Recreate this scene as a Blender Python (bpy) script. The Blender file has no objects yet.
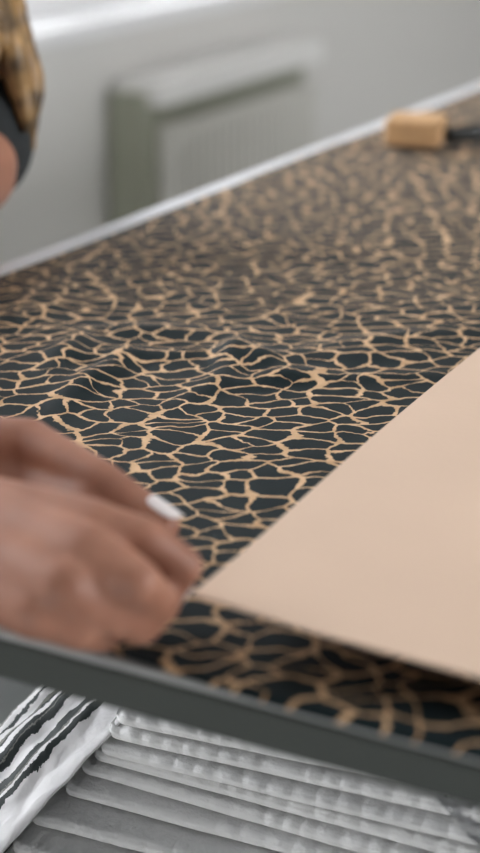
import bpy, bmesh, math, random
from mathutils import Vector, Matrix, noise
random.seed(7)
C = bpy.context.scene.collection
S = bpy.context.scene

# ------------------------------------------------------------------ camera
F = 1774.0; CX = 240.0; CY = 426.5
PITCH = math.radians(19.87); YAW = math.radians(28.4); H = 1.235
RT = Vector((math.sin(YAW), -math.cos(YAW), 0))
FW = Vector((math.cos(YAW)*math.cos(PITCH), math.sin(YAW)*math.cos(PITCH), -math.sin(PITCH)))
UP = RT.cross(FW)
def ray(x, y): return FW + RT*((x-CX)/F) + UP*((CY-y)/F)
def onz(x, y, z):
    d = ray(x, y); t = (z-H)/d.z
    return Vector((d.x*t, d.y*t, z))
def at(x, y, d):
    r = ray(x, y)*d
    return Vector((r.x, r.y, H+r.z))
cam = bpy.data.cameras.new('camera'); co = bpy.data.objects.new('camera', cam); C.objects.link(co)
m = Matrix((RT, UP, -FW)).transposed().to_4x4(); m.translation = (0, 0, H)
co.matrix_world = m
cam.sensor_fit = 'VERTICAL'; cam.sensor_height = 36; cam.lens = F/853*36
cam.clip_start = 0.05
cam.dof.use_dof = True; cam.dof.focus_distance = 0.985; cam.dof.aperture_fstop = 4.7
S.camera = co

# ------------------------------------------------------------------ helpers
def link(name, me, mat, parent=None, smooth=True):
    o = bpy.data.objects.new(name, me); C.objects.link(o)
    if mat: me.materials.append(mat)
    if parent: o.parent = parent; o.matrix_parent_inverse = parent.matrix_world.inverted()
    if smooth:
        for p in me.polygons: p.use_smooth = True
    return o
def from_bm(name, bm, mat, parent=None, smooth=False):
    me = bpy.data.meshes.new(name); bmesh.ops.recalc_face_normals(bm, faces=bm.faces); bm.to_mesh(me); bm.free()
    return link(name, me, mat, parent, smooth)
def box(bm, x0, x1, y0, y1, z0, z1, bev=0.0, seg=2):
    r = bmesh.ops.create_cube(bm, size=1)
    for v in r['verts']:
        v.co = Vector(((x0+x1)/2+v.co.x*(x1-x0), (y0+y1)/2+v.co.y*(y1-y0), (z0+z1)/2+v.co.z*(z1-z0)))
    if bev:
        es = list({e for v in r['verts'] for e in v.link_edges})
        bmesh.ops.bevel(bm, geom=es, offset=bev, segments=seg, affect='EDGES', profile=.5)
def bx(name, a, mat, parent=None, bev=0.0, smooth=False):
    bm = bmesh.new(); box(bm, *a, bev=bev); return from_bm(name, bm, mat, parent, smooth)
def tag(o, label=None, cat=None, group=None, kind=None):
    if label: o['label'] = label
    if cat: o['category'] = cat
    if group: o['group'] = group
    if kind: o['kind'] = kind
    return o
def empty(name, loc, label, cat, group=None):
    o = bpy.data.objects.new(name, None); C.objects.link(o); o.location = loc
    bpy.context.view_layer.update()
    return tag(o, label, cat, group)
def struct(o): o['kind'] = 'structure'; return o
def tube(bm, pts, rad, n=10, cap=True):
    """swept tube through pts, radius per point"""
    pts = [Vector(p) for p in pts]; rings = []
    prev = None
    for i, p in enumerate(pts):
        t = (pts[min(i+1, len(pts)-1)]-pts[max(i-1, 0)]).normalized()
        if prev is None:
            a = t.orthogonal().normalized()
        else:
            a = (prev - t*prev.dot(t)).normalized()
        prev = a; b = t.cross(a)
        r = rad[i] if isinstance(rad, (list, tuple)) else rad
        rings.append([bm.verts.new(p+a*math.cos(2*math.pi*k/n)*r+b*math.sin(2*math.pi*k/n)*r) for k in range(n)])
    for i in range(len(rings)-1):
        for k in range(n):
            bm.faces.new((rings[i][k], rings[i][(k+1) % n], rings[i+1][(k+1) % n], rings[i+1][k]))
    if cap:
        bm.faces.new(rings[0][::-1]); bm.faces.new(rings[-1])
def capsule(bm, a, b, ra, rb, n=16):
    """closed tapered capsule (round cone)"""
    a = Vector(a); b = Vector(b); t = b-a; L = t.length
    if L < 1e-6:
        r = bmesh.ops.create_icosphere(bm, subdivisions=3, radius=max(ra, rb))
        for v in r['verts']: v.co += a
        return
    t /= L
    s = max(-0.98, min(0.98, (ra-rb)/L))      # latitude where the cone leaves the spheres
    th = math.asin(s)
    P, R = [], []
    for i in range(6):
        q = -math.pi/2 + (th+math.pi/2)*i/5
        P.append(a+t*(ra*math.sin(q))); R.append(ra*math.cos(q))
    for i in range(6):
        q = th + (math.pi/2-th)*i/5
        P.append(b+t*(rb*math.sin(q))); R.append(rb*math.cos(q))
    u = t.orthogonal().normalized(); w = t.cross(u)
    lo = bm.verts.new(P[0]); hi = bm.verts.new(P[-1]); rings = []
    for p, r in list(zip(P, R))[1:-1]:
        rings.append([bm.verts.new(p+u*math.cos(2*math.pi*k/n)*r+w*math.sin(2*math.pi*k/n)*r) for k in range(n)])
    for k in range(n):
        bm.faces.new((lo, rings[0][(k+1) % n], rings[0][k])); bm.faces.new((hi, rings[-1][k], rings[-1][(k+1) % n]))
    for i in range(len(rings)-1):
        for k in range(n):
            bm.faces.new((rings[i][k], rings[i][(k+1) % n], rings[i+1][(k+1) % n], rings[i+1][k]))
def ellipsoid(bm, c, r, rot=None):
    e = bmesh.ops.create_icosphere(bm, subdivisions=4, radius=1)
    for v in e['verts']:
        q = Vector((v.co.x*r[0], v.co.y*r[1], v.co.z*r[2]))
        if rot: q = rot @ q
        v.co = q+Vector(c)
def fuse(name, bm, voxel, smooth_it, mat, parent=None, sf=.5):
    """union of the closed shapes in bm as one continuous surface"""
    me = bpy.data.meshes.new(name+'_src'); bm.to_mesh(me); bm.free()
    t = bpy.data.objects.new('tmp', me); C.objects.link(t)
    md = t.modifiers.new('r', 'REMESH'); md.mode = 'VOXEL'; md.voxel_size = voxel; md.use_smooth_shade = True
    if smooth_it:
        sm = t.modifiers.new('s', 'SMOOTH'); sm.factor = sf; sm.iterations = smooth_it
    dg = bpy.context.evaluated_depsgraph_get()
    out = bpy.data.meshes.new_from_object(t.evaluated_get(dg)); out.name = name
    bpy.data.objects.remove(t); bpy.data.meshes.remove(me)
    out.materials.clear()
    return link(name, out, mat, parent)
def grid(name, fn, nu, nv, mat, parent=None, uv=None, thick=0):
    me = bpy.data.meshes.new(name); vs = []; fs = []
    for i in range(nu+1):
        for j in range(nv+1): vs.append(fn(i/nu, j/nv))
    for i in range(nu):
        for j in range(nv):
            a = i*(nv+1)+j; fs.append((a, a+nv+1, a+nv+2, a+1))
    me.from_pydata(vs, [], fs)
    if uv:
        l = me.uv_layers.new(name='UVMap')
        for p in me.polygons:
            for li in p.loop_indices:
                vi = me.loops[li].vertex_index
                l.data[li].uv = uv((vi//(nv+1))/nu, (vi % (nv+1))/nv)
    o = link(name, me, mat, parent)
    if thick:
        md = o.modifiers.new('t', 'SOLIDIFY'); md.thickness = thick; md.offset = 0
    return o

# ------------------------------------------------------------------ materials
def mat(name, col, rough=.5, metal=0, spec=.5, noise_amt=0, noise_scale=20, bump=0, bump_scale=60, sss=0):
    m = bpy.data.materials.new(name); m.use_nodes = True; nt = m.node_tree; b = nt.nodes['Principled BSDF']
    b.inputs['Base Color'].default_value = (*col, 1); b.inputs['Roughness'].default_value = rough
    b.inputs['Metallic'].default_value = metal; b.inputs['Specular IOR Level'].default_value = spec
    tc = nt.nodes.new('ShaderNodeTexCoord')
    if noise_amt:
        n = nt.nodes.new('ShaderNodeTexNoise'); n.inputs['Scale'].default_value = noise_scale; n.inputs['Detail'].default_value = 4
        nt.links.new(tc.outputs['Object'], n.inputs['Vector'])
        r = nt.nodes.new('ShaderNodeValToRGB'); r.color_ramp.elements[0].position = .3; r.color_ramp.elements[1].position = .7
        r.color_ramp.elements[0].color = (*[c*(1-noise_amt) for c in col], 1); r.color_ramp.elements[1].color = (*[min(1, c*(1+noise_amt)) for c in col], 1)
        nt.links.new(n.outputs['Fac'], r.inputs['Fac']); nt.links.new(r.outputs['Color'], b.inputs['Base Color'])
    if bump:
        n = nt.nodes.new('ShaderNodeTexNoise'); n.inputs['Scale'].default_value = bump_scale; n.inputs['Detail'].default_value = 5
        nt.links.new(tc.outputs['Object'], n.inputs['Vector'])
        bp = nt.nodes.new('ShaderNodeBump'); bp.inputs['Strength'].default_value = bump; bp.inputs['Distance'].default_value = .01
        nt.links.new(n.outputs['Fac'], bp.inputs['Height']); nt.links.new(bp.outputs['Normal'], b.inputs['Normal'])
    if sss:
        b.inputs['Subsurface Weight'].default_value = sss; b.inputs['Subsurface Radius'].default_value = (1, .35, .2); b.inputs['Subsurface Scale'].default_value = .006
    return m
M = dict(
    wall=mat('wall_paint', (.74, .725, .70), .85, bump=.05, bump_scale=120),
    darkwall=mat('bounce_cutting_dark_wall', (.06, .06, .06), .9, bump=.05),  # unseen wall, coloured dark to keep bounce light from under the card
    cap=mat('radiator_lit_cap', (.9, .89, .87), .4),  # whiter than the front panel to stand in for light on the cap
    white=mat('white_paint', (.88, .88, .89), .45),
    ceil=mat('ceiling_paint', (.75, .75, .74), .9, bump=.05),
    floor=mat('floor_vinyl', (.60, .61, .59), .45, noise_amt=.12, noise_scale=6, bump=.05),
    base=mat('baseboard_paint', (.7, .7, .7), .5),
    top=mat('table_laminate', (.72, .73, .76), .35, noise_amt=.03),
    apron=mat('grey_powder_coat', (.036, .044, .038), .55, bump=.05, bump_scale=400),
    shelf=mat('grey_shelf_board', (.16, .17, .165), .6, noise_amt=.05),
    edge=mat('pale_edge_band', (.36, .37, .37), .4),
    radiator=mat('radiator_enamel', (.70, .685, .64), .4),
    radshade=mat('radiator_olive_shade', (.36, .37, .29), .5),  # olive tone paints the shade beside the radiator and under its cap
    card=mat('tan_card', (.615, .455, .345), .75, noise_amt=.03, noise_scale=9, bump=.03, bump_scale=300),
    wood=mat('block_wood', (.52, .31, .15), .6, noise_amt=.12, noise_scale=40),
    black=mat('black_plastic', (.018, .02, .02), .4, noise_amt=.1),
    foam=mat('white_quilted_sheet', (.90, .90, .90), .5, noise_amt=.04, bump=.25, bump_scale=160),
    shirt=mat('charcoal_cotton', (.022, .026, .028), .9, noise_amt=.2, bump=.3, bump_scale=200),
    denim=mat('dark_trousers', (.03, .035, .05), .9, noise_amt=.2, bump=.3, bump_scale=200),
    shoe=mat('shoe_leather', (.03, .028, .026), .5, bump=.1),
    nail=mat('pale_nail_varnish', (.86, .80, .80), .15, noise_amt=.02),
    lips=mat('lip_skin', (.45, .12, .09), .4, noise_amt=.1),
    eye=mat('eye_white', (.8, .78, .75), .2, noise_amt=.02),
    iris=mat('eye_iris', (.08, .05, .03), .2, noise_amt=.1),
    steel=mat('steel', (.5, .5, .5), .3, metal=1, noise_amt=.05),
    vinyl=mat('stool_vinyl', (.06, .06, .06), .5, bump=.1),
    lamp=mat('lamp_housing', (.8, .8, .8), .4, noise_amt=.02),
)
# skin: pinker towards knuckles, fine creases
def skin_mat():
    m = mat('skin', (.52, .255, .17), .5, sss=.12); nt = m.node_tree; b = nt.nodes['Principled BSDF']
    tc = nt.nodes['Texture Coordinate']
    n = nt.nodes.new('ShaderNodeTexNoise'); n.inputs['Scale'].default_value = 34; n.inputs['Detail'].default_value = 3
    r = nt.nodes.new('ShaderNodeValToRGB'); r.color_ramp.elements[0].position = .32; r.color_ramp.elements[1].position = .68
    r.color_ramp.elements[0].color = (.285, .125, .080, 1); r.color_ramp.elements[1].color = (.405, .188, .122, 1)
    nt.links.new(tc.outputs['Object'], n.inputs['Vector']); nt.links.new(n.outputs['Fac'], r.inputs['Fac']); nt.links.new(r.outputs['Color'], b.inputs['Base Color'])
    v = nt.nodes.new('ShaderNodeTexVoronoi'); v.inputs['Scale'].default_value = 700; nt.links.new(tc.outputs['Object'], v.inputs['Vector'])
    bp = nt.nodes.new('ShaderNodeBump'); bp.inputs['Strength'].default_value = .12; bp.inputs['Distance'].default_value = .001
    nt.links.new(v.outputs['Distance'], bp.inputs['Height']); nt.links.new(bp.outputs['Normal'], b.inputs['Normal'])
    return m
M['skin'] = skin_mat()
def hair_mat():
    m = mat('hair_golden_brown', (.3, .17, .07), .45); nt = m.node_tree; b = nt.nodes['Principled BSDF']; tc = nt.nodes['Texture Coordinate']
    w = nt.nodes.new('ShaderNodeTexNoise'); w.inputs['Scale'].default_value = 38; w.inputs['Detail'].default_value = 6
    r = nt.nodes.new('ShaderNodeValToRGB'); e = r.color_ramp.elements
    e[0].position = .36; e[0].color = (.06, .038, .018, 1); e[1].position = .66; e[1].color = (.50, .30, .12, 1)
    nt.links.new(tc.outputs['Object'], w.inputs['Vector']); nt.links.new(w.outputs['Fac'], r.inputs['Fac']); nt.links.new(r.outputs['Color'], b.inputs['Base Color'])
    return m
M['hair'] = hair_mat()
def leopard_mat():
    m = bpy.data.materials.new('leopard_print_cloth'); m.use_nodes = True; nt = m.node_tree; N = nt.nodes; L = nt.links
    b = N['Principled BSDF']; b.inputs['Roughness'].default_value = .62; b.inputs['Specular IOR Level'].default_value = .12
    b.inputs['Sheen Weight'].default_value = .03; b.inputs['Sheen Roughness'].default_value = .5
    uv = N.new('ShaderNodeUVMap')
    def noise_(scale, det=2):
        n = N.new('ShaderNodeTexNoise'); n.inputs['Scale'].default_value = scale; n.inputs['Detail'].default_value = det
        L.new(uv.outputs['UV'], n.inputs['Vector']); return n
    def vmath(op, a, bb):
        v = N.new('ShaderNodeVectorMath'); v.operation = op
        for i, q in enumerate((a, bb)):
            if isinstance(q, tuple): v.inputs[i].default_value = q
            elif isinstance(q, float): v.inputs['Scale'].default_value = q
            else: L.new(q, v.inputs[i])
        return v.outputs['Vector']
    rotm = N.new('ShaderNodeMapping'); rotm.inputs['Rotation'].default_value = (0, 0, math.radians(61)); L.new(uv.outputs['UV'], rotm.inputs['Vector'])
    sc = vmath('MULTIPLY', rotm.outputs['Vector'], (52., 69., 0.))
    n1 = noise_(34, 1); n2 = noise_(260, 2)
    d1 = vmath('SUBTRACT', n1.outputs['Color'], (.5, .5, .5)); d1 = vmath('MULTIPLY', d1, (1.5, 1.5, 0))
    d2 = vmath('SUBTRACT', n2.outputs['Color'], (.5, .5, .5)); d2 = vmath('MULTIPLY', d2, (.2, .2, 0))
    p = vmath('ADD', vmath('ADD', sc, d1), d2)
    vo = N.new('ShaderNodeTexVoronoi'); vo.feature = 'DISTANCE_TO_EDGE'; vo.voronoi_dimensions = '2D'; vo.inputs['Scale'].default_value = 1; vo.inputs['Randomness'].default_value = .95
    L.new(p, vo.inputs['Vector'])
    # rounder corners: blend with F2-F1 of the same cells
    f1 = N.new('ShaderNodeTexVoronoi'); f1.feature = 'F1'; f1.voronoi_dimensions = '2D'; f1.inputs['Scale'].default_value = 1; f1.inputs['Randomness'].default_value = .95
    L.new(p, f1.inputs['Vector'])
    n3 = noise_(45, 1)
    th = N.new('ShaderNodeMath'); th.operation = 'MULTIPLY_ADD'; L.new(n3.outputs['Fac'], th.inputs[0]); th.inputs[1].default_value = .13; th.inputs[2].default_value = -.01
    f1m = N.new('ShaderNodeMath'); f1m.operation = 'MULTIPLY_ADD'; L.new(f1.outputs['Distance'], f1m.inputs[0]); f1m.inputs[1].default_value = -.10; L.new(vo.outputs['Distance'], f1m.inputs[2])
    f1p = N.new('ShaderNodeMath'); f1p.operation = 'ADD'; L.new(f1m.outputs[0], f1p.inputs[0]); f1p.inputs[1].default_value = .045
    sb = N.new('ShaderNodeMath'); sb.operation = 'SUBTRACT'; L.new(f1p.outputs[0], sb.inputs[0]); L.new(th.outputs[0], sb.inputs[1])
    mr = N.new('ShaderNodeMapRange'); mr.inputs['From Min'].default_value = -.012; mr.inputs['From Max'].default_value = .012; L.new(sb.outputs[0], mr.inputs['Value'])
    mx = N.new('ShaderNodeMix'); mx.data_type = 'RGBA'
    n4 = noise_(80, 3)
    tanr = N.new('ShaderNodeValToRGB'); e = tanr.color_ramp.elements
    e[0].position = .35; e[0].color = (.52, .325, .18, 1); e[1].position = .65; e[1].color = (.70, .47, .285, 1); L.new(n4.outputs['Fac'], tanr.inputs['Fac'])
    L.new(tanr.outputs['Color'], mx.inputs['A']); mx.inputs['B'].default_value = (.005, .013, .016, 1)
    L.new(mr.outputs['Result'], mx.inputs['Factor']); L.new(mx.outputs['Result'], b.inputs['Base Color'])
    nb = noise_(900, 2); bp = N.new('ShaderNodeBump'); bp.inputs['Strength'].default_value = .12; bp.inputs['Distance'].default_value = .001
    L.new(nb.outputs['Fac'], bp.inputs['Height']); L.new(bp.outputs['Normal'], b.inputs['Normal'])
    return m
M['leopard'] = leopard_mat()
def stripe_mat():
    m = bpy.data.materials.new('striped_cloth'); m.use_nodes = True; nt = m.node_tree; N = nt.nodes; L = nt.links
    b = N['Principled BSDF']; b.inputs['Roughness'].default_value = .7
    uv = N.new('ShaderNodeUVMap'); n = N.new('ShaderNodeTexNoise'); n.inputs['Scale'].default_value = 60; n.inputs['Detail'].default_value = 8; n.inputs['Roughness'].default_value = .7
    L.new(uv.outputs['UV'], n.inputs['Vector'])
    sx = N.new('ShaderNodeSeparateXYZ'); L.new(uv.outputs['UV'], sx.inputs[0])
    ad = N.new('ShaderNodeMath'); ad.operation = 'MULTIPLY_ADD'; L.new(n.outputs['Fac'], ad.inputs[0]); ad.inputs[1].default_value = .014; L.new(sx.outputs['Y'], ad.inputs[2])
    mr = N.new('ShaderNodeMapRange'); mr.inputs['From Min'].default_value = .007; mr.inputs['From Max'].default_value = .147; L.new(ad.outputs[0], mr.inputs['Value'])
    r = N.new('ShaderNodeValToRGB'); r.color_ramp.interpolation = 'CONSTANT'
    W = (.78, .77, .78, 1); K = (.018, .026, .026, 1); G = (.20, .20, .18, 1)
    stops = [(0, W), (.21, K), (.25, W), (.265, G), (.275, K), (.335, W), (.395, K), (.43, G), (.44, K), (.465, W), (.505, K), (.52, G), (.54, W), (.58, K), (.60, W), (.64, G), (.66, W), (.70, K), (.73, W), (.80, G), (.83, W)]
    e = r.color_ramp.elements; e[0].position = 0; e[0].color = W; e[1].position = stops[1][0]; e[1].color = K
    for p_, c_ in stops[2:]:
        q = e.new(p_); q.color = c_
    L.new(mr.outputs['Result'], r.inputs['Fac']); L.new(r.outputs['Color'], b.inputs['Base Color'])
    nb = N.new('ShaderNodeTexNoise'); nb.inputs['Scale'].default_value = 120; L.new(uv.outputs['UV'], nb.inputs['Vector'])
    bp = N.new('ShaderNodeBump'); bp.inputs['Strength'].default_value = .3; bp.inputs['Distance'].default_value = .004; L.new(nb.outputs['Fac'], bp.inputs['Height']); L.new(bp.outputs['Normal'], b.inputs['Normal'])
    return m
M['stripe'] = stripe_mat()
def clear_mat(name, rough=.05, milky=0):
    m = bpy.data.materials.new(name); m.use_nodes = True; nt = m.node_tree; N = nt.nodes
    N.remove(N['Principled BSDF']); out = N['Material Output']
    t = N.new('ShaderNodeBsdfTransparent'); t.inputs[0].default_value = (.97, .97, .97, 1); g = N.new('ShaderNodeBsdfGlossy'); g.inputs['Roughness'].default_value = rough
    fr = N.new('ShaderNodeFresnel'); fr.inputs[0].default_value = 1.45; mx = N.new('ShaderNodeMixShader')
    nt.links.new(fr.outputs[0], mx.inputs[0]); nt.links.new(t.outputs[0], mx.inputs[1]); nt.links.new(g.outputs[0], mx.inputs[2])
    if milky:
        df = N.new('ShaderNodeBsdfDiffuse'); df.inputs[0].default_value = (.9, .9, .9, 1); m2 = N.new('ShaderNodeMixShader'); m2.inputs[0].default_value = milky
        nt.links.new(mx.outputs[0], m2.inputs[1]); nt.links.new(df.outputs[0], m2.inputs[2]); mx = m2
    nt.links.new(mx.outputs[0], out.inputs['Surface'])
    return m
M['glass'] = clear_mat('window_glass'); M['film'] = clear_mat('plastic_film', .30, .14)
M['diffuser'] = mat('lamp_diffuser', (.9, .9, .9), .5)
_b = M['diffuser'].node_tree.nodes['Principled BSDF']; _b.inputs['Emission Color'].default_value = (1, .96, .9, 1); _b.inputs['Emission Strength'].default_value = 1.5  # glow of the added ceiling panels

# ------------------------------------------------------------------ room
YW_, X0, X1, Y0, ZC = 1.85, -2.6, 7.0, -3.2, 2.75
SILL = .80
struct(bx('floor', (X0-.2, X1+.2, Y0-.2, YW_+.3, -.1, 0), M['floor']))
struct(bx('ceiling', (X0-.2, X1+.2, Y0-.2, YW_+.3, ZC, ZC+.1), M['ceil']))
wins = [(.1, 1.75), (2.0, 3.75)]
bm = bmesh.new()
xs = X0
for a, b_ in wins:
    box(bm, xs, a, YW_, YW_+.22, 0, ZC); box(bm, a, b_, YW_, YW_+.22, 0, SILL); box(bm, a, b_, YW_, YW_+.22, 2.3, ZC); xs = b_
box(bm, xs, X1, YW_, YW_+.22, 0, ZC)
struct(from_bm('wall_back', bm, M['wall']))
fill_wins = [(.5, 2.7)]   # unseen window added in the opposite long wall to brighten the back wall
bm = bmesh.new(); xs = X0
for a, b_ in fill_wins:
    box(bm, xs, a, Y0-.15, Y0, 0, ZC); box(bm, a, b_, Y0-.15, Y0, 0, .9); box(bm, a, b_, Y0-.15, Y0, 2.3, ZC); xs = b_
box(bm, xs, X1, Y0-.15, Y0, 0, ZC)
struct(from_bm('wall_front', bm, M['wall']))
struct(bx('wall_right', (X1, X1+.15, Y0-.15, YW_+.22, 0, ZC), M['wall']))
lo = (-.35, 1.65, .08, .84)     # unseen low window added in the short wall to light the stack fronts
bm = bmesh.new()
box(bm, X0-.15, X0, Y0-.15, lo[0], 0, ZC); box(bm, X0-.15, X0, lo[1], YW_+.22, 0, ZC)
box(bm, X0-.15, X0, lo[0], lo[1], 0, lo[2]); box(bm, X0-.15, X0, lo[0], lo[1], lo[3], ZC)
struct(from_bm('wall_left', bm, M['darkwall']))
w = bpy.data.objects.new('window_4', None); C.objects.link(w); w.location = (X0, .65, lo[2]); struct(w); bpy.context.view_layer.update()
bm = bmesh.new()
for z in (lo[2], lo[3]-.05): box(bm, X0-.12, X0-.05, lo[0], lo[1], z, z+.05, .006)
for y in (lo[0], .62, lo[1]-.06): box(bm, X0-.12, X0-.05, y, y+.06, lo[2]+.05, lo[3]-.05, .006)
from_bm('window_frame', bm, M['white'], w)
bx('window_pane', (X0-.09, X0-.084, lo[0]+.04, lo[1]-.04, lo[2]+.03, lo[3]-.03), M['glass'], w)
for i, (a, b_) in enumerate(wins):
    w = bpy.data.objects.new('window_%d' % (i+1), None); C.objects.link(w); w.location = ((a+b_)/2, YW_, SILL); struct(w); bpy.context.view_layer.update()
    bm = bmesh.new(); y0, y1 = YW_+.12, YW_+.19
    box(bm, a, b_, y0, y1, SILL+.0, SILL+.07, .006); box(bm, a, b_, y0, y1, 2.23, 2.3, .006)
    mid = (a+b_)/2
    for x in (a, mid-.035, b_-.07): box(bm, x, x+.07, y0, y1, SILL+.07, 2.23, .006)
    from_bm('window_frame', bm, M['white'], w)
    bx('window_pane', (a+.05, b_-.05, YW_+.15, YW_+.156, SILL+.05, 2.25), M['glass'], w)
s = bx('window_sill', (-.1, 3.95, YW_-.03, YW_+.12, SILL-.005, SILL+.025), M['white'], None, .006); s.name = 'trim_1'; struct(s)
for i, (a, b_) in enumerate(fill_wins):
    w = bpy.data.objects.new('window_%d' % (i+3), None); C.objects.link(w); w.location = ((a+b_)/2, Y0, .9); struct(w); bpy.context.view_layer.update()
    bm = bmesh.new(); mid = (a+b_)/2
    for z in (.9, 2.23): box(bm, a, b_, Y0-.12, Y0-.05, z, z+.07, .006)
    for x in (a, mid-.035, b_-.07): box(bm, x, x+.07, Y0-.12, Y0-.05, .97, 2.23, .006)
    from_bm('window_frame', bm, M['white'], w)
    bx('window_pane', (a+.05, b_-.05, Y0-.09, Y0-.084, .95, 2.25), M['glass'], w)
struct(bx('baseboard_back', (X0, X1, YW_-.015, YW_, 0, .09), M['base'], None, .004))
struct(bx('baseboard_right', (X1-.015, X1, Y0, YW_-.015, 0, .09), M['base'], None, .004))

# radiator under the window: top grille cap, ribbed front panel, side cover with its shade in the colour
rx0, rx1, ryf = 2.88, 3.58, 1.74
rad = empty('radiator', (rx0, ryf, .12), 'pale wall radiator with rounded top cap below the window sill', 'radiator')
bx('side_cover', (rx0-.012, rx0+.055, ryf+.022, YW_-.01, .14, .685), M['radshade'], rad, .004)
bm = bmesh.new(); box(bm, rx0+.04, rx1, ryf, ryf+.02, .13, .618, .004)
n = 19
for i in range(n):
    x = rx0+.07+(rx1-rx0-.1)*i/(n-1); box(bm, x-.009, x+.009, ryf-.005, ryf+.004, .16, .60, .003)
from_bm('front_panel', bm, M['radiator'], rad)
bx('back_panel', (rx0+.05, rx1-.01, YW_-.035, YW_-.015, .13, .62), M['radshade'], rad)
bx('convector', (rx0+.05, rx1-.01, ryf+.03, YW_-.045, .15, .65), M['radshade'], rad)
bx('top_cap', (rx0+.01, rx1+.005, ryf-.014, YW_-.012, .660, .708), M['cap'], rad, .006)
bm = bmesh.new()
bm.free()
for x in (rx0+.12, rx1-.12): bx('foot', (x-.02, x+.02, ryf+.03, YW_-.025, .0, .16), M['radiator'], rad, .003)

# ceiling lamps, unseen, added as fill light
for i, x in enumerate((1.7, 3.4)):
    l = empty('added_ceiling_lamp', (x, -.8, ZC), ['added ceiling light panel above the cutting table', 'added ceiling light panel farthest along the room'][i], 'lamp', 'added ceiling light panels')
    bx('lamp_housing', (x-.6, x+.6, -.95, -.65, ZC-.06, ZC), M['lamp'], l, .005)
    bx('diffuser', (x-.57, x+.57, -.92, -.68, ZC-.066, ZC-.058), M['diffuser'], l)

# ------------------------------------------------------------------ cutting table
TX0, TX1, TY0, TY1 = .547, 2.95, -1.1, .770
tab = empty('cutting_table', (1.75, -.15, 0), 'long pale-topped cutting table with a dark grey steel frame', 'table')
bx('tabletop', (TX0+.001, TX1, TY0, TY1, .887, .8985), M['top'], tab, .002)
bx('edge_band', (TX0-.0015, TX0+.006, TY0, TY1, .8955, .8990), M['edge'], tab, .0008)
bm = bmesh.new()
box(bm, TX0-.003, TX0+.03, TY0, TY1, .8775, .8955, .0015); box(bm, TX1-.03, TX1, TY0, TY1, .8725, .887, .002)
box(bm, TX0+.03, TX1-.03, TY1-.032, TY1-.002, .8725, .887, .002); box(bm, TX0+.03, TX1-.03, TY0+.002, TY0+.032, .8725, .887, .002)
fo = from_bm('frame_rail', bm, M['apron'], tab)
for x in (TX0+.005, TX1-.055):
    for y in (TY0+.01, TY1-.06):
        bx('leg', (x, x+.05, y, y+.05, 0, .8725), M['apron'], tab, .003)
bx('shelf', (.60, TX1-.06, TY0+.062, .715, .640, .660), M['shelf'], tab, .002)
bm = bmesh.new()
for x in (TX0+.03, TX1-.055): box(bm, x, x+.02, TY0+.06, TY1-.06, .620, .640)
for y in (TY0+.03, TY1-.05): box(bm, TX0+.055, TX1-.055, y, y+.02, .620, .640)
from_bm('shelf_rail', bm, M['apron'], tab)

# leopard cloth with creases
def bump(x, y, cx, cy, ang, la, lb, h):
    ca, sa = math.cos(ang), math.sin(ang); u = (x-cx)*ca+(y-cy)*sa; v = -(x-cx)*sa+(y-cy)*ca
    return h*math.exp(-(u/la)**2-(v/lb)**2)
CR = []
def crease(px, py, tang, la, lb, h):
    p = onz(px, py, .905); CR.append((p.x, p.y, math.radians(tang), la, lb, h*.6))
crease(66, 352, 25, .035, .011, .013); crease(100, 372, 10, .050, .010, .012); crease(60, 380, 40, .04, .02, .006); crease(90, 340, 60, .03, .012, .006)
crease(140, 326, -60, .04, .014, .007); crease(30, 350, 20, .06, .02, .006); crease(150, 350, -50, .05, .012, .005)
crease(232, 350, 20, .035, .009, .013); crease(262, 356, 50, .025, .010, .011); crease(215, 378, 0, .04, .009, .006); crease(285, 372, -30, .035, .010, .007)
crease(330, 350, -50, .06, .014, .005); crease(380, 335, -40, .05, .012, .006); crease(20, 305, 10, .08, .02, .006); crease(345, 372, -55, .07, .008, .004)
FX0, FX1, FY0, FY1 = .546, 2.55, -.75, .751
def cloth_z(x, y):
    z = .9003
    for c in CR: z += bump(x, y, *c)
    z += .0025*max(0, noise.noise(Vector((x*7, y*7, 3)))) * min(1, (x-FX0)*12)
    if x > 1.2: z += .004*max(0, noise.noise(Vector((x*11, y*11, 8)))) * min(1, (x-1.2)*4)
    return z
def sm(a, b, t):
    t = max(0, min(1, (t-a)/(b-a))); return t*t*(3-2*t)
def cloth(u, v):
    x = FX0+(FX1-FX0)*(u**1.35); y = FY0+(FY1-FY0)*(1-(1-v)**1.0)
    xx = x+(.0005+.004*sm(.24, .42, y)+.001*math.sin(y*9))*(1-u)**30
    yy = y - (.006+.006*noise.noise(Vector((x*3, 0, 0)))) * (v**30)
    z = cloth_z(x, y)
    if u == 0:
        w = sm(.36, .27, y); xx = xx*(1-w)+.5422*w; z = z-.0008*w      # the hem hangs over the table edge
    return (xx, yy, z)
def cuv(u, v): return (FX0+(FX1-FX0)*(u**1.35), FY0+(FY1-FY0)*v)
cl = grid('leopard_print_cloth', cloth, 330, 300, M['leopard'], None, cuv)
tag(cl, 'dark leopard print cloth with tan veins spread over the table', 'cloth')
md = cl.modifiers.new('t', 'SOLIDIFY'); md.thickness = .0006; md.offset = 1

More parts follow.
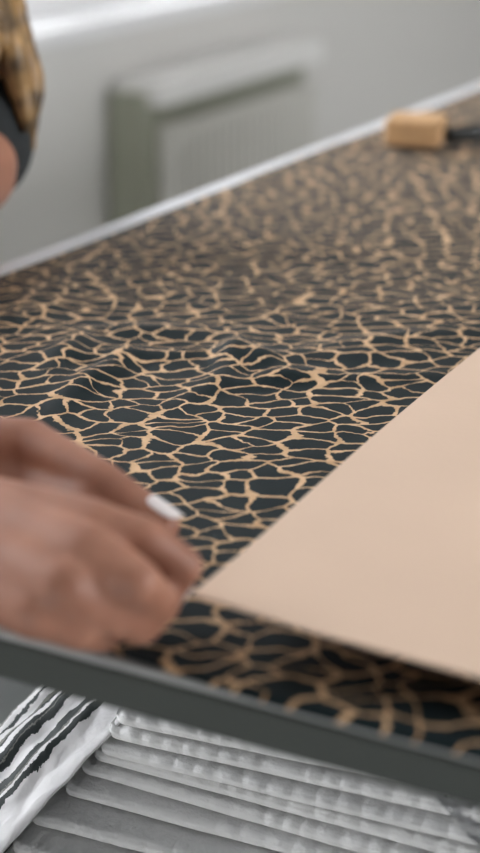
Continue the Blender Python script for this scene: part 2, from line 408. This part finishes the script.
# tan pattern card, its near edge lifted off the cloth
def sm(a, b, t):
    t = max(0, min(1, (t-a)/(b-a))); return t*t*(3-2*t)
pc = onz(192, 600, .922); pr = onz(480, 678, .922); pt = onz(480, 348, .915)
eu = (pt-pc); eu.z = 0; eu.normalize(); ev = (pr-pc); ev.z = 0; ev.normalize()
def card(u, v):
    a, b = u*.95, v*.62
    p = pc+eu*a+ev*b
    z = .922-.0185*sm(.1, .8, a)*1.0 - .0185*sm(.3, .6, b)*(1-sm(.1, .8, a))
    z = max(z, .9125 if a < .5 and b < .4 else .9035)
    # the corner by the fingers curls up a touch
    z += .002*math.exp(-(a*a+b*b)/.002)
    return (p.x, p.y, z)
cd = grid('pattern_card', card, 60, 40, M['card'], None, None, .0014)
for p_ in cd.data.polygons: p_.use_smooth = False
tag(cd, 'plain tan card sheet lying on the leopard print cloth', 'card')

# small tan block on the far part of the cloth
bp_ = onz(440, 153, .902); bq = onz(380, 150, .902)
ang = math.atan2(bq.y-bp_.y, bq.x-bp_.x)
bm = bmesh.new(); Lb = (bq-bp_).length
box(bm, .001, Lb-.003, -.055, 0, 0, .026, .004, 3)
blk = from_bm('wooden_block', bm, M['wood']); blk.location = (bp_.x, bp_.y, .9055); blk.rotation_euler.z = ang
tag(blk, 'small tan wooden block resting on the far end of the leopard cloth', 'block')
# dark slim marker beside the block
pa = onz(446, 140, .91); pb = onz(486, 136, .91)
mk = empty('marker_pen', (pa.x, pa.y, .908), 'thick black marker lying to the right of the tan block', 'marker')
d = (pb-pa).normalized(); d.z = 0
bm = bmesh.new(); p0 = Vector((pa.x, pa.y, .914))
tube(bm, [p0, p0+d*.002, p0+d*.085, p0+d*.09], [.007, .0085, .0085, .007], 20); from_bm('barrel', bm, M['black'], mk, True)
bm = bmesh.new(); tube(bm, [p0+d*.0905, p0+d*.092, p0+d*.126, p0+d*.128], [.008, .0092, .0088, .0075], 20); from_bm('cap', bm, M['black'], mk, True)

# ------------------------------------------------------------------ stack of white folded sheets on the shelf
T = .0105
LN = [((116, 726), (460, 799), 112), ((120, 743), (480, 826), 106), ((130, 764), (480, 850), 96), ((150, 778), (480, 868), 90),
      ((130, 790), (300, 839), 77), ((130, 815), (300, 861), 62), ((28, 826), (130, 852), 28)]
ztop = .757
labels = ['topmost white quilted sheet of the stack under the table', 'white quilted sheet second from the top of the stack', 'white quilted sheet third from the top of the stack',
          'white quilted sheet fourth from the top, above a dark gap', 'white quilted sheet fifth from the top, with thick rounded edge', 'white quilted sheet sixth from the top of the stack', 'white quilted sheet seventh from the top, its left end boxy']
def sheet(k, A, B, xl, zt, th, label, seed):
    zb = zt-th
    a = onz(*A, zb+.001); b = onz(*B, zb+.001)
    e = (b-a); e.z = 0; e.normalize()
    nb = Vector((-e.y, e.x, 0))            # points away from the camera
    if nb.x < 0: nb = -nb
    # left end: where the edge line meets pixel column xl
    best = min((abs((CX+F*((q-Vector((0, 0, H))).dot(RT))/((q-Vector((0, 0, H))).dot(FW)))-xl), t) for t in [i*.001-.15 for i in range(400)] for q in [a+e*t])[1]
    st = a+e*best; Ls = .62
    prof = [(.26, .0), (.007, 0.0), (.0035, .0006), (.0008, .0026), (.0003, th*.66), (.003, th*.93), (.012, th), (.05, th), (.12, th), (.26, th)]
    npf = len(prof)
    def pf(t):
        i = min(int(t*(npf-1)), npf-2); f = t*(npf-1)-i
        return prof[i][0]*(1-f)+prof[i+1][0]*f, prof[i][1]*(1-f)+prof[i+1][1]*f
    def fn(u, v):
        s = u*Ls; dd, zz = pf(v)
        # puckers where the quilting gathers at the edge
        ph = s/.0135 + .8*noise.noise(Vector((s*30, seed, 0)))
        pk = (.5+.5*math.sin(ph*2*math.pi+dd*90))**3*(.6+.4*noise.noise(Vector((s*20, seed*3, 1))))
        w = math.exp(-(dd/.026)**2)*sm(0, .5, zz/th)
        zz2 = zz - .0019*pk*w
        dd2 = dd+.0030*pk*w + .0008*noise.noise(Vector((s*25, zz*300, seed)))
        endr = .004*max(0, 1-s/.006)**2
        dd2 += endr
        zz2 = zz2 + (.0006*noise.noise(Vector((s*12, dd*20, seed+5))))*(1 if zz > th*.5 else 0)
        p = st+e*s+nb*dd2
        return (p.x, p.y, zb+zz2)
    me_o = grid('quilted_sheet', fn, 300, 9*4, M['foam'])
    bm = bmesh.new(); bm.from_mesh(me_o.data)
    # close both ends and the back so each sheet is solid
    ed = [x for x in bm.edges if x.is_boundary]
    bmesh.ops.holes_fill(bm, edges=ed, sides=0); bmesh.ops.recalc_face_normals(bm, faces=bm.faces); bm.to_mesh(me_o.data); bm.free()
    tag(me_o, label, 'sheet', 'white quilted sheets stacked under the table')
zt = ztop
for k, (A, B, xl) in enumerate(LN):
    sheet(k, A, B, xl, zt, T-.0018, labels[k], k*7.3+1)
    zt -= T
# lower sheets: each a little nearer, down to the shelf
k = 7; more = ['white quilted sheet eighth from the top of the stack', 'white quilted sheet ninth from the top of the stack']
px_off = [((20, 858), (130, 890), 8), ((10, 880), (130, 912), -6), ((0, 905), (130, 936), -20), ((0, 930), (130, 960), -30), ((0, 955), (130, 985), -30), ((0, 980), (130, 1009), -30), ((0, 1005), (130, 1033), -30), ((0, 1030), (130, 1057), -30), ((0, 1055), (130, 1081), -30)]
while zt-T > .6605 and k-7 < len(px_off):
    A, B, xl = px_off[k-7]
    sheet(k, A, B, xl, zt, T-.0018, more[k-7] if k-7 < 2 else 'white quilted sheet low in the stack, just above the shelf', k*7.3+1)
    zt -= T; k += 1

# striped cloth slumped over the left end of the stack
def P2(x, y, z): return onz(x, y, z)
c0 = P2(112, 702, .748); c1 = P2(0, 812, .704)
sd = (c0-c1); sl = sd.length; sd.normalize()
lat = Vector((-sd.y, sd.x, 0)); 
if lat.y < 0: lat = -lat
def striped(u, v):
    s = -.05+u*(sl+.16)
    w = -.03+v*.15                                # across: negative = under the sheets' ends
    base = c1+sd*s
    bend = .012*math.sin(s*16+.4)
    flat = min(w, .046)
    drop = 0
    if w > .046:
        t = (w-.046)/.028; 
        if t < 1.4: flat = .046+.028*math.sin(t); drop = .028*(1-math.cos(t))
        else: flat = .046+.028*math.sin(1.4)+.028*.17*(t-1.4); drop = .028*(1-math.cos(1.4))+.028*.985*(t-1.4)
    p = base+lat*(flat+bend*.5)
    z = p.z-drop+.0022*noise.noise(Vector((s*30, w*60, 2)))+.0018*noise.noise(Vector((s*70, w*110, 5)))+.0016*math.sin(w*210+s*20)
    return (p.x, p.y, max(z, .6625))
sc_ = grid('striped_cloth', striped, 90, 80, M['stripe'], None, lambda u, v: (-.05+u*(sl+.16), v*.15), .0012)
tag(sc_, 'white cloth with ragged black stripes draped left of the white stack', 'cloth')

# clear plastic film lying over the right end of the stack
fa, fb, fc = onz(432, 795, .768), onz(560, 800, .768), onz(480, 850, .762)
def film(u, v):
    p = fa+(fb-fa)*u+(fc-fa)*v+Vector((.04*(1-u)*v*0, 0, 0))
    z = p.z + .0012*abs(math.sin((u+v*.6)*26))+.003*noise.noise(Vector((u*5, v*5, 1)))
    return (p.x, p.y, z)
fl = grid('plastic_film', film, 60, 40, M['film'])
tag(fl, 'clear crinkled plastic film over the right end of the white stack', 'plastic film')

# ------------------------------------------------------------------ person
hd = at(-93, 76, 1.40)
per_loc = (1.10, 1.30, 0)
person = empty('person', per_loc, 'person with golden brown hair and dark top leaning over the table to hold the card', 'person')
V = Vector
pel = V((1.05, 1.33, .56)); waist = V((1.05, 1.27, .74)); chest = V((1.04, 1.10, .92)); neck = V((1.06, .97, 1.00))
lsh = at(-36, 112, 1.45); rsh = V((.90, 1.02, .985))
lel = at(-30, 172, 1.38)
lwr = onz(-230, 285, .945)
rel = V((.70, .80, 1.02))
d0 = .735
def hp(x, y, z): return onz(x, y, z)
wr = hp(-75, 505, .952)
bm = bmesh.new()
for a, b_, ra, rb in [(pel, waist, .135, .115), (waist, chest, .115, .13), (chest, neck, .10, .05), (neck, hd+V((0, .02, -.03)), .05, .05),
                      (chest+V((0, 0, .03)), lsh, .09, .05), (chest+V((0, 0, .03)), rsh, .09, .05),
                      (lsh, lel, .048, .036), (lel, lwr, .036, .025), (rsh, rel, .048, .036), (rel, wr, .038, .0235)]:
    capsule(bm, a, b_, ra, rb, 24)
for s in (-1, 1):
    hip = pel+V((s*.09, -.02, 0)); kn = V((1.05+s*.11, .95, .58)); an = V((1.05+s*.11, 1.02, .10)); toe = an+V((0, -.14, -.06))
    capsule(bm, hip, kn, .085, .055, 24); capsule(bm, kn, an, .055, .036, 24); capsule(bm, an+V((0, .03, -.045)), toe, .032, .025)
# head: skull, jaw, nose, lips, ears, facing the working hand
fdir = (V((.62, .34, .80))-hd).normalized(); side = fdir.cross(V((0, 0, 1))).normalized(); upd = side.cross(fdir).normalized()
RH = Matrix((side, fdir, upd)).transposed()
def h(x, y, z): return hd+RH @ V((x, y, z))
ellipsoid(bm, h(0, -.01, .02), (.072, .092, .092), RH); ellipsoid(bm, h(0, .018, -.045), (.052, .062, .062), RH)
capsule(bm, h(0, .085, .012), h(0, .108, -.022), .007, .011); capsule(bm, h(.011, .09, -.026), h(-.011, .09, -.026), .008, .008)
capsule(bm, h(.018, .078, -.052), h(-.018, .078, -.052), .008, .008); capsule(bm, h(0, .07, -.086), h(0, .06, -.092), .016, .016)
capsule(bm, h(.03, .074, .03), h(-.03, .074, .03), .010, .010)
for s in (-1, 1): ellipsoid(bm, h(s*.075, -.01, -.008), (.008, .018, .030), RH)
# ---- right hand, pinching the card's corner
def fing(pts, rs):
    for i in range(len(pts)-1): capsule(bm, pts[i], pts[i+1], rs[i], rs[i+1], 18)
KN = dict(i=hp(96, 530, .953), m=hp(88, 556, .951), r=hp(66, 588, .944), p=hp(38, 612, .934))
# metacarpals fan out of the wrist and make the back of the hand
wi, wm, wrr, wp = hp(-60, 508, .948), hp(-62, 510, .948), hp(-66, 530, .945), hp(-70, 548, .940)
fing([wr, wi, KN['i']], [.0235, .019, .0125]); fing([wr, wm, KN['m']], [.0235, .020, .0130]); fing([wr, wrr, KN['r']], [.0235, .019, .0125]); fing([wr, wp, KN['p']], [.0225, .018, .0115])
fing([hp(-20, 520, .944), hp(60, 545, .944)], [.020, .017]); fing([hp(-25, 555, .938), hp(35, 585, .936)], [.019, .015])
# index
fing([KN['i'], hp(146, 540, .950), hp(184, 566, .938), hp(172, 589, .926)], [.0118, .0094, .0080, .0068])
fing([hp(-50, 478, .934), hp(30, 488, .932), hp(86, 506, .934)], [.016, .013, .010])
# middle: knuckle raised, tip under the card's edge
fing([KN['m'], hp(136, 582, .946), hp(158, 606, .928), hp(164, 604, .914)], [.0125, .0100, .0086, .0072])
# ring and little finger curled in below
fing([KN['r'], hp(114, 612, .932), hp(142, 624, .922), hp(150, 618, .911)], [.0120, .0096, .0084, .0072])
fing([KN['p'], hp(78, 630, .926), hp(104, 634, .914), hp(114, 626, .908)], [.0105, .0084, .0076, .0066])
# thumb, leaving the far side of the palm near the wrist
th0, th1, th2, th3 = hp(-55, 452, .944), hp(28, 444, .950), hp(100, 480, .944), hp(163, 524, .931)
fing([wr, th0, th1], [.0235, .017, .0125]); fing([th1, th2, th3], [.0120, .0095, .0080])
# left hand resting on the table by the elbow
lf = (onz(-420, 400, .925)-lwr).normalized(); ls = lf.cross(V((0, 0, 1))).normalized()
palm = lwr+lf*.075
capsule(bm, lwr, palm+ls*.018, .024, .013); capsule(bm, lwr, palm-ls*.02, .024, .013); capsule(bm, lwr, palm, .024, .014)
for q, (o_, l_) in enumerate([(-.03, .058), (-.010, .072), (.011, .068), (.031, .052)]):
    a = palm+ls*o_; b1 = a+lf*l_*.45+V((0, 0, .002)); c1_ = a+lf*l_*.78+V((0, 0, -.006)); d1_ = a+lf*l_+V((0, 0, -.013))
    for s_, e_, r1, r2 in ((a, b1, .0105, .009), (b1, c1_, .009, .008), (c1_, d1_, .008, .007)): capsule(bm, s_, e_, r1, r2)
capsule(bm, lwr+lf*.02-ls*.015, lwr+lf*.055-ls*.05, .014, .0105); capsule(bm, lwr+lf*.055-ls*.05, lwr+lf*.09-ls*.058, .0105, .008)
body = fuse('body', bm, .0022, 5, M['skin'], person)
# nails of the right hand
def nail(tip, prev, up, L_=.0125, W_=.0088, r=.0082, name='nail'):
    ax = (tip-prev).normalized(); up = (up-ax*up.dot(ax)).normalized(); sd_ = ax.cross(up)
    def fn(u, v):
        a = (v-.5)*1.9; t = (u-.62)*L_
        wsc = 1-.45*max(0, (u-.6)/.4)**2-.25*max(0, (.25-u)/.25)**2
        p = tip+ax*t+up*(r*math.cos(a*wsc)+.0006-.0012*max(0, u-.6))+sd_*(W_*.55*math.sin(a*wsc)/math.sin(.95)*1.0)
        return tuple(p)
    grid(name, fn, 12, 12, M['nail'], person, None, .0006)
upv = V((0, 0, 1))
nail(th3, th2, (UP*.75+RT*.62-FW*.35), .0165, .0105, .0080)
nail(hp(172, 589, .926), hp(184, 566, .938), RT*.6+UP*.3-FW*.3, .009, .0075, .0064)
nail(hp(164, 604, .914), hp(158, 606, .928), RT*.9+UP*.3, .011, .0085, .0070)
# eyes, brows, lips
for s in (-1, 1):
    bm = bmesh.new(); ellipsoid(bm, h(s*.030, .066, .012), (.0135, .0125, .011), RH); e_ = from_bm('eye', bm, M['eye'], person, True)
    bm = bmesh.new(); ellipsoid(bm, h(s*.029, .0765, .011), (.0055, .003, .0055), RH); from_bm('iris', bm, M['iris'], e_, True)
    bm = bmesh.new(); tube(bm, [h(s*.012, .083, .036), h(s*.03, .083, .041), h(s*.048, .07, .035)], [.002, .003, .0015], 8); from_bm('eyebrow', bm, M['hair'], person, True)
bm = bmesh.new(); capsule(bm, h(.017, .084, -.050), h(-.017, .084, -.050), .0035, .0035); capsule(bm, h(.014, .083, -.056), h(-.014, .083, -.056), .0042, .0042); from_bm('lips', bm, M['lips'], person, True)
# clothes
bm = bmesh.new()
for a, b_, ra, rb in [(pel+V((0, 0, .02)), waist, .145, .128), (waist, chest, .128, .142), (chest, neck+V((0, .02, -.02)), .112, .07), (chest+V((0, 0, .03)), lsh, .10, .062), (chest+V((0, 0, .03)), rsh, .10, .062),
                      (lsh, lsh.lerp(lel, .5), .060, .054), (rsh, rsh.lerp(rel, .8), .060, .050)]:
    capsule(bm, a, b_, ra, rb, 24)
fuse('shirt', bm, .006, 3, M['shirt'], person)
bm = bmesh.new()
for s in (-1, 1):
    hip = pel+V((s*.09, -.02, 0)); kn = V((1.05+s*.11, .95, .58)); an = V((1.05+s*.11, 1.02, .12))
    capsule(bm, hip, kn, .094, .064, 24); capsule(bm, kn, an, .064, .048, 24)
capsule(bm, pel, pel+V((0, 0, .05)), .142, .138, 24)
fuse('trousers', bm, .008, 3, M['denim'], person)
for s in (-1, 1):
    an = V((1.05+s*.11, 1.02, .10)); bm = bmesh.new()
    capsule(bm, an+V((0, .035, -.05)), an+V((0, -.15, -.06)), .042, .036, 20)
    for v in bm.verts: v.co.z = max(v.co.z, .004)
    from_bm('shoe', bm, M['shoe'], person, True)
# hair: cap plus wavy locks
bm = bmesh.new()
ellipsoid(bm, h(0, -.022, .032), (.084, .094, .096), RH)
rnd = random.Random(11)
for i in range(150):
    th = rnd.uniform(-math.pi, math.pi); ph = rnd.uniform(.05, 1.25)
    dr = V((math.sin(th)*math.sin(ph), -.35+math.cos(th)*math.sin(ph)*.9, math.cos(ph)))
    if dr.y > .25 and dr.z < .75: continue
    dr.normalize()
    p = h(dr.x*.084, -.015+dr.y*.098, .03+dr.z*.098)
    out = (RH @ V((dr.x, dr.y, 0)))
    pts = [p]; L_ = rnd.uniform(.08, .14); nseg = 12; w0 = rnd.uniform(0, 6.28); dirv = (out*.35+V((0, 0, .1)))
    for k in range(1, nseg+1):
        t = k/nseg
        dirv = (dirv*.75+V((0, 0, -1))*.38+out*.005)
        q = pts[-1]+dirv.normalized()*L_/nseg+side*.003*math.sin(t*13+w0)+fdir*.0035*math.cos(t*13+w0)
        cc = hd+RH @ V((0, -.01, -.0)); dd = q-cc
        if dd.length < .098: q = cc+dd.normalized()*.098
        pts.append(q)
    rr = rnd.uniform(.006, .0105)
    tube(bm, pts, [rr*(.7+.5*math.sin(math.pi*min(1, k/nseg*1.1))) if k < nseg else rr*.25 for k in range(nseg+1)], 8)
from_bm('hair', bm, M['hair'], person, True)

# stool the person sits on
st = empty('stool', (1.05, 1.36, 0), 'round black padded stool the person sits on', 'stool')
bm = bmesh.new(); tube(bm, [V((1.05, 1.36, .375)), V((1.05, 1.36, .38)), V((1.05, 1.36, .42)), V((1.05, 1.36, .43))], [.165, .175, .175, .16], 32); from_bm('seat', bm, M['vinyl'], st, True)
for k in range(4):
    a = math.pi/4+k*math.pi/2; bm = bmesh.new()
    tube(bm, [V((1.05+.12*math.cos(a), 1.36+.12*math.sin(a), .375)), V((1.05+.19*math.cos(a), 1.36+.19*math.sin(a), .0))], .013, 12); from_bm('leg', bm, M['steel'], st, True)

# ------------------------------------------------------------------ light: overcast sky through the windows
w = bpy.data.worlds.new('World'); S.world = w; w.use_nodes = True; nt = w.node_tree
bg = nt.nodes['Background']; tc = nt.nodes.new('ShaderNodeTexCoord'); sx = nt.nodes.new('ShaderNodeSeparateXYZ'); r = nt.nodes.new('ShaderNodeValToRGB')
r.color_ramp.elements[0].position = .0; r.color_ramp.elements[0].color = (.55, .55, .55, 1); r.color_ramp.elements[1].position = .08; r.color_ramp.elements[1].color = (.95, .97, 1, 1)
nt.links.new(tc.outputs['Generated'], sx.inputs[0]); nt.links.new(sx.outputs['Z'], r.inputs['Fac']); nt.links.new(r.outputs['Color'], bg.inputs['Color'])
bg.inputs['Strength'].default_value = 16.5
def portal(name, loc, rot, sx_, sy_):
    l = bpy.data.lights.new(name, 'AREA'); l.shape = 'RECTANGLE'; l.size = sx_; l.size_y = sy_; l.cycles.is_portal = True
    o = bpy.data.objects.new(name, l); C.objects.link(o); o.location = loc; o.rotation_euler = rot
for i, (a, b_) in enumerate(wins): portal('window_daylight', ((a+b_)/2, YW_+.2, 1.55), (math.radians(-90), 0, 0), b_-a, 1.5)
portal('window_daylight', (X0-.13, .65, .46), (0, math.radians(-90), 0), .76, 2.0)  # portal of the added low window
for a, b_ in fill_wins: portal('window_daylight', ((a+b_)/2, Y0-.13, 1.6), (math.radians(90), 0, 0), b_-a, 1.4)  # portal of the added window opposite

S.view_settings.view_transform = 'Standard'; S.view_settings.look = 'None'; S.view_settings.gamma = 1
S.view_settings.exposure = 0.0; S.view_settings.use_curve_mapping = False
S.cycles.use_denoising = True
S.cycles.max_bounces = 8; S.cycles.diffuse_bounces = 5; S.cycles.transparent_max_bounces = 12
